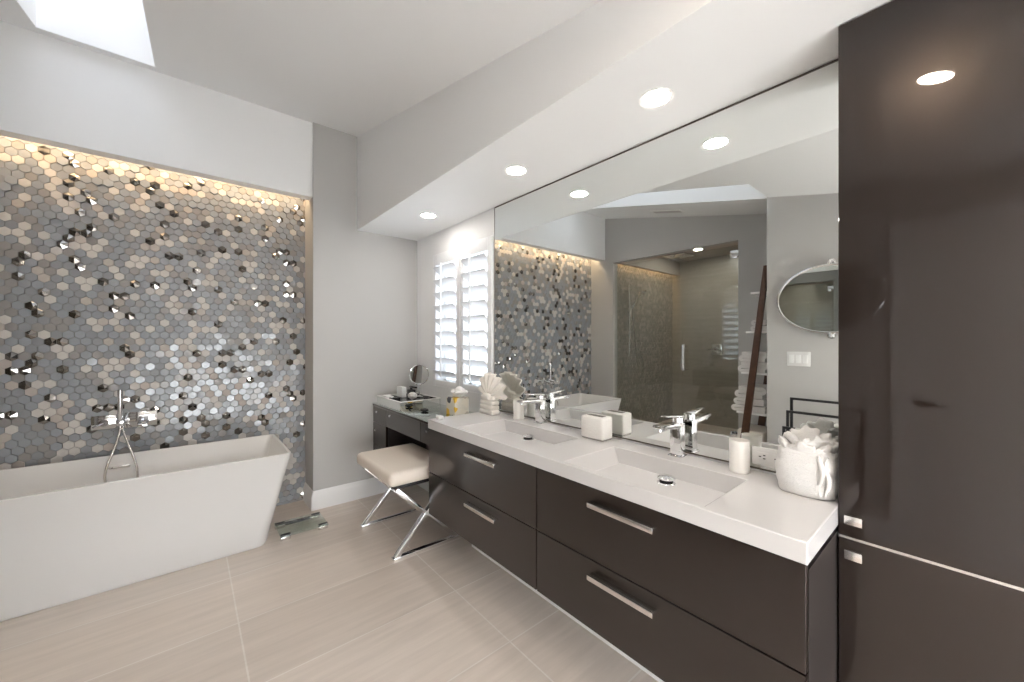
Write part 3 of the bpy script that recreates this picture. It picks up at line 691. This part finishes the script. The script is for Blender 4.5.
# ------------------------------------------------------------------ shower
b = B(); box(b, XL - .055, XL - .045, 2.302, SY1 - .012, .004, 2.40); tag(obj('glass_screen', b, M['shower_glass'], smooth=0), 'fixed clear glass shower panel beside the tub alcove, seen in the mirror', 'shower glass')
t = thing('shower_door', (XL - .05, 1.97, 0), 'clear hinged glass shower door with chrome pull, seen in the mirror', 'shower door')
b = B(); box(b, XL - .055, XL - .045, SY0 + .016, 2.298, .012, 2.40); obj('pane', b, M['shower_glass'], t, 0)
b = B(); tube(b, catmull([(XL - .045, 2.262, 1.285), (XL + .0, 2.262, 1.285), (XL + .005, 2.262, 1.275), (XL + .005, 2.262, 1.01), (XL + .0, 2.262, 1.0), (XL - .045, 2.262, 1.0)], 4), .019, 14); obj('pull_handle', b, M['chrome'], t)
for z in (2.30, .30):
    b = B(); box(b, XL - .072, XL - .030, SY0 + .010, SY0 + .105, z - .045, z + .045, .004); obj('hinge', b, M['chrome'], t)
t = thing('rain_shower', (-1.85, 2.62, 2.68), 'square chrome rain shower head hanging from the shower ceiling', 'shower head')
b = B(); cyl(b, (-1.85, 2.62, 2.679), (-1.85, 2.62, 2.52), .010); cyl(b, (-1.85, 2.62, 2.679), (-1.85, 2.62, 2.670), .03); obj('arm', b, M['chrome'], t)
b = B(); box(b, -2.0, -1.70, 2.47, 2.77, 2.505, 2.520, .003); obj('head', b, M['chrome'], t)
t = thing('hand_shower_set', (-1.72, 3.35, 1.1), 'chrome slide bar with hand shower on the shower mosaic', 'shower')
YS = 3.345
b = B(); cyl(b, (-1.72, YS - .045, 1.12), (-1.72, YS - .045, 2.12), .010); cyl(b, (-1.72, YS - .045, 1.15), (-1.72, YS + .008, 1.15), .012); cyl(b, (-1.72, YS - .045, 2.09), (-1.72, YS + .008, 2.09), .012); obj('slide_bar', b, M['chrome'], t)
b = B(); box(b, -1.745, -1.695, YS - .085, YS - .03, 1.83, 1.88, .006); obj('slider', b, M['chrome'], t)
b = B(); tube(b, [(-1.73, YS - .09, 1.82), (-1.80, YS - .12, 1.98), (-1.87, YS - .16, 2.08)], [.011, .013, .016], 14); cyl(b, (-1.87, YS - .16, 2.08), (-1.90, YS - .19, 2.06), .02, .045); obj('hand_shower', b, M['chrome'], t)
b = B(); tube(b, catmull([(-1.73, YS - .09, 1.82), (-1.76, YS - .1, 1.5), (-1.85, YS - .1, 1.0), (-1.98, YS - .09, .86), (-2.07, YS - .06, 1.0), (-2.08, YS - .02, 1.15), (-2.08, YS + .006, 1.18)]), .008, 10); obj('hose', b, M['nickel'], t)
t = thing('shower_valve', (SB, 2.62, 1.2), 'square chrome shower valve with lever on the tiled back wall of the shower', 'shower valve')
b = B(); box(b, SB - .001, SB + .012, 2.54, 2.70, 1.12, 1.30, .003); obj('plate', b, M['chrome'], t)
b = B(); cyl(b, (SB + .01, 2.62, 1.21), (SB + .06, 2.62, 1.21), .03); box(b, SB + .045, SB + .06, 2.60, 2.74, 1.195, 1.22, .003); obj('lever', b, M['chrome'], t)

# ------------------------------------------------------------------ ladder shelf with towels (seen in the mirror)
RY = lambda z: 1.225 + (2.03 - z) * .1077          # centre of the leaning rails
t = thing('ladder_shelf', (-.92, 1.36, 0), 'dark walnut leaning ladder shelf with white shelves beside the shower, seen in the mirror', 'shelf')
for x in (-.70, -1.13):
    b = B(); hexa(b, [(x - .014, RY(0) - .034, 0), (x + .014, RY(0) - .034, 0), (x + .014, RY(0) + .034, 0), (x - .014, RY(0) + .034, 0), (x - .014, RY(2.03) - .034, 2.03), (x + .014, RY(2.03) - .034, 2.03), (x + .014, RY(2.03) + .010, 2.03), (x - .014, RY(2.03) + .010, 2.03)], .002); obj('rail', b, M['wood'], t)
SHELF = [1.80, 1.435, 1.05, .675, .30]
for z in SHELF:
    y1 = RY(z) + .10
    b = B(); box(b, -1.113, -.717, 1.20, y1, z - .018, z, .002); obj('shelf_board', b, M['trim'], t)
def towel_bm(w_, d_, layers, th, seed):
    bm = B(); r = random.Random(seed); path = []
    for k in range(layers):
        z = th * (k + .5); xs = (-d_ / 2 + th / 2, d_ / 2 - th / 2)
        if k % 2: xs = xs[::-1]
        for q in range(7): s = q / 6; path.append((xs[0] + (xs[1] - xs[0]) * s, z + .0015 * math.sin(5 * s + k)))
        if k < layers - 1:
            ex = xs[1]; sg = 1 if ex > 0 else -1
            for q in range(1, 6): a = -PI / 2 + PI * q / 6; path.append((ex + sg * th / 2 * math.cos(a), z + th / 2 + th / 2 * math.sin(a)))
    L = []
    for i, p in enumerate(path):
        a = Vector(path[max(i - 1, 0)]); c = Vector(path[min(i + 1, len(path) - 1)]); d = (c - a).normalized(); n_ = Vector((-d.y, d.x)) * th * .46; L.append((Vector(p) + n_, Vector(p) - n_))
    prof = [l[0] for l in L] + [l[1] for l in L[::-1]]; NS = 9; rings = []
    for s in range(NS):
        x = (s / (NS - 1) - .5) * w_; k = 1 - .02 * abs(s / (NS - 1) - .5)
        rings.append([bm.verts.new((x, p.x * k + .003 * noise.noise(Vector((x * 12, p.x * 9, seed))), max(0, p.y + .002 * noise.noise(Vector((x * 9, p.y * 30, seed + 5)))))) for p in prof])
    n = len(prof); h = len(path)
    for A, C_ in zip(rings, rings[1:]):
        for k in range(n): bm.faces.new((A[k], A[(k + 1) % n], C_[(k + 1) % n], C_[k]))
    for ring in (rings[0], rings[-1]):
        for i in range(h - 1): bm.faces.new((ring[i], ring[i + 1], ring[n - 2 - i], ring[n - 1 - i]))
    return bm
GT = 'folded white towels on the ladder shelf'
def towel(z, dy, w_, d_, layers, th, seed, label, x=-.915):
    bm = towel_bm(w_, d_, layers, th, seed); o = obj('folded_towel', bm, M['towel'], smooth=80); o.location = (x, dy, z + .0015); tag(o, label, 'towel', GT); return layers * th
z = SHELF[2]
h = towel(z, 1.335, .36, .235, 3, .032, 1, 'thick white folded towel at the bottom of the middle ladder shelf stack')
towel(z + h + .003, 1.335, .35, .225, 3, .030, 2, 'white folded towel on top of the middle ladder shelf stack')
z = SHELF[3]
h = towel(z, 1.365, .37, .29, 2, .030, 3, 'lowest white folded towel of the stack on the lower ladder shelf')
h2 = towel(z + h + .003, 1.360, .36, .26, 2, .032, 4, 'middle white folded towel of the stack on the lower ladder shelf')
towel(z + h + h2 + .006, 1.360, .35, .24, 3, .036, 5, 'top thick white folded towel of the stack on the lower ladder shelf')
z = SHELF[1]
h = towel(z, 1.29, .28, .14, 2, .026, 6, 'small white folded washcloth on the second ladder shelf, lower one')
towel(z + h + .003, 1.29, .27, .13, 2, .026, 7, 'small white folded washcloth on the second ladder shelf, upper one')
b = B(); box(b, -1.09, -.74, 1.25, 1.475, SHELF[4] + .001, SHELF[4] + .20, .015, 3); tag(obj('storage_bin', b, M['linen'], smooth=50), 'white fabric bin on the lowest ladder shelf', 'bin')

# ------------------------------------------------------------------ wall opposite: oval mirror, switch, towel stand, door
t = thing('oval_mirror', (XN, .73, 1.68), 'oval chrome-rimmed pivot mirror on the opposite wall, seen in the big mirror', 'mirror')
oc = Vector((XN + .055, .73, 1.68)); a1, a2 = .352, .268
b = B(); tube(b, [oc + Vector((0, a1 * math.cos(2 * PI * k / 72), a2 * math.sin(2 * PI * k / 72))) for k in range(72)], .009, 10, closed=True); obj('rim', b, M['chrome'], t)
b = B(); v0 = [b.verts.new(oc + Vector((.003, a1 * math.cos(2 * PI * k / 72), a2 * math.sin(2 * PI * k / 72)))) for k in range(72)]; v1 = [b.verts.new(v.co - Vector((.006, 0, 0))) for v in v0]
b.faces.new(v0); b.faces.new(v1[::-1])
for k in range(72): b.faces.new((v0[k], v0[(k + 1) % 72], v1[(k + 1) % 72], v1[k]))
obj('glass', b, M['mirror'], t, 30)
for s in (1, -1):
    b = B(); z_ = oc.z + s * (a2 + .022); cyl(b, (XN + .0005, .73, z_), (XN + .010, .73, z_), .026); cyl(b, (XN + .01, .73, z_), (XN + .062, .73, z_), .010); cyl(b, (XN + .055, .73, z_ + s * .014), (XN + .055, .73, oc.z + s * a2), .012); obj('bracket', b, M['chrome'], t)
t = thing('light_switch', (XN, .948, 1.196), 'white triple rocker light switch plate below the oval mirror', 'light switch')
b = B(); box(b, XN + .0005, XN + .007, .866, 1.030, 1.136, 1.256, .002); obj('plate', b, M['plate'], t)
for y in (.900, .948, .996):
    b = B(); box(b, XN + .006, XN + .011, y - .017, y + .017, 1.162, 1.230, .002); obj('rocker', b, M['card'], t)
t = thing('towel_stand', (-.42, .73, 0), 'black metal three-step towel stand against the opposite wall, seen in the mirror', 'towel stand')
for (x, z, y0, y1) in ((-.505, .880, .985, .475), (-.405, .785, .985, .475), (-.305, .670, .985, .475)):
    b = B(); bar(b, (x, y0 - .011, 0), (x, y0 - .011, z), .018, .018, (1, 0, 0)); bar(b, (x, y1 + .011, 0), (x, y1 + .011, z), .018, .018, (1, 0, 0)); bar(b, (x, y0 - .02, z - .009), (x, y1 + .02, z - .009), .018, .018, (1, 0, 0)); obj('rail', b, M['black_metal'], t, 0)
for y in (.974, .486):
    b = B(); bar(b, (-.514, y, .05), (-.296, y, .05), .016, .016, (0, 1, 0)); obj('foot_bar', b, M['black_metal'], t, 0)
b = B(); box(b, XN - .075, XN - .035, -.498, .298, .005, 2.055, .002); d = struct('door_1', b, M['trim'])
b = B(); cyl(b, (XN - .035, .225, .945), (XN - .028, .225, .945), .027); cyl(b, (XN - .03, .225, .945), (XN + .02, .225, .945), .010); box(b, XN + .008, XN + .026, .10, .235, .936, .954, .004); obj('handle', b, M['black_metal'], d)
b = B()
for (y0, y1, z0, z1) in ((.298, .365, 0, 2.13), (-.565, -.498, 0, 2.13), (-.498, .298, 2.058, 2.13)): box(b, XN + .0005, XN + .014, y0, y1, z0, z1, .003)
struct('trim_2', b, M['trim'])
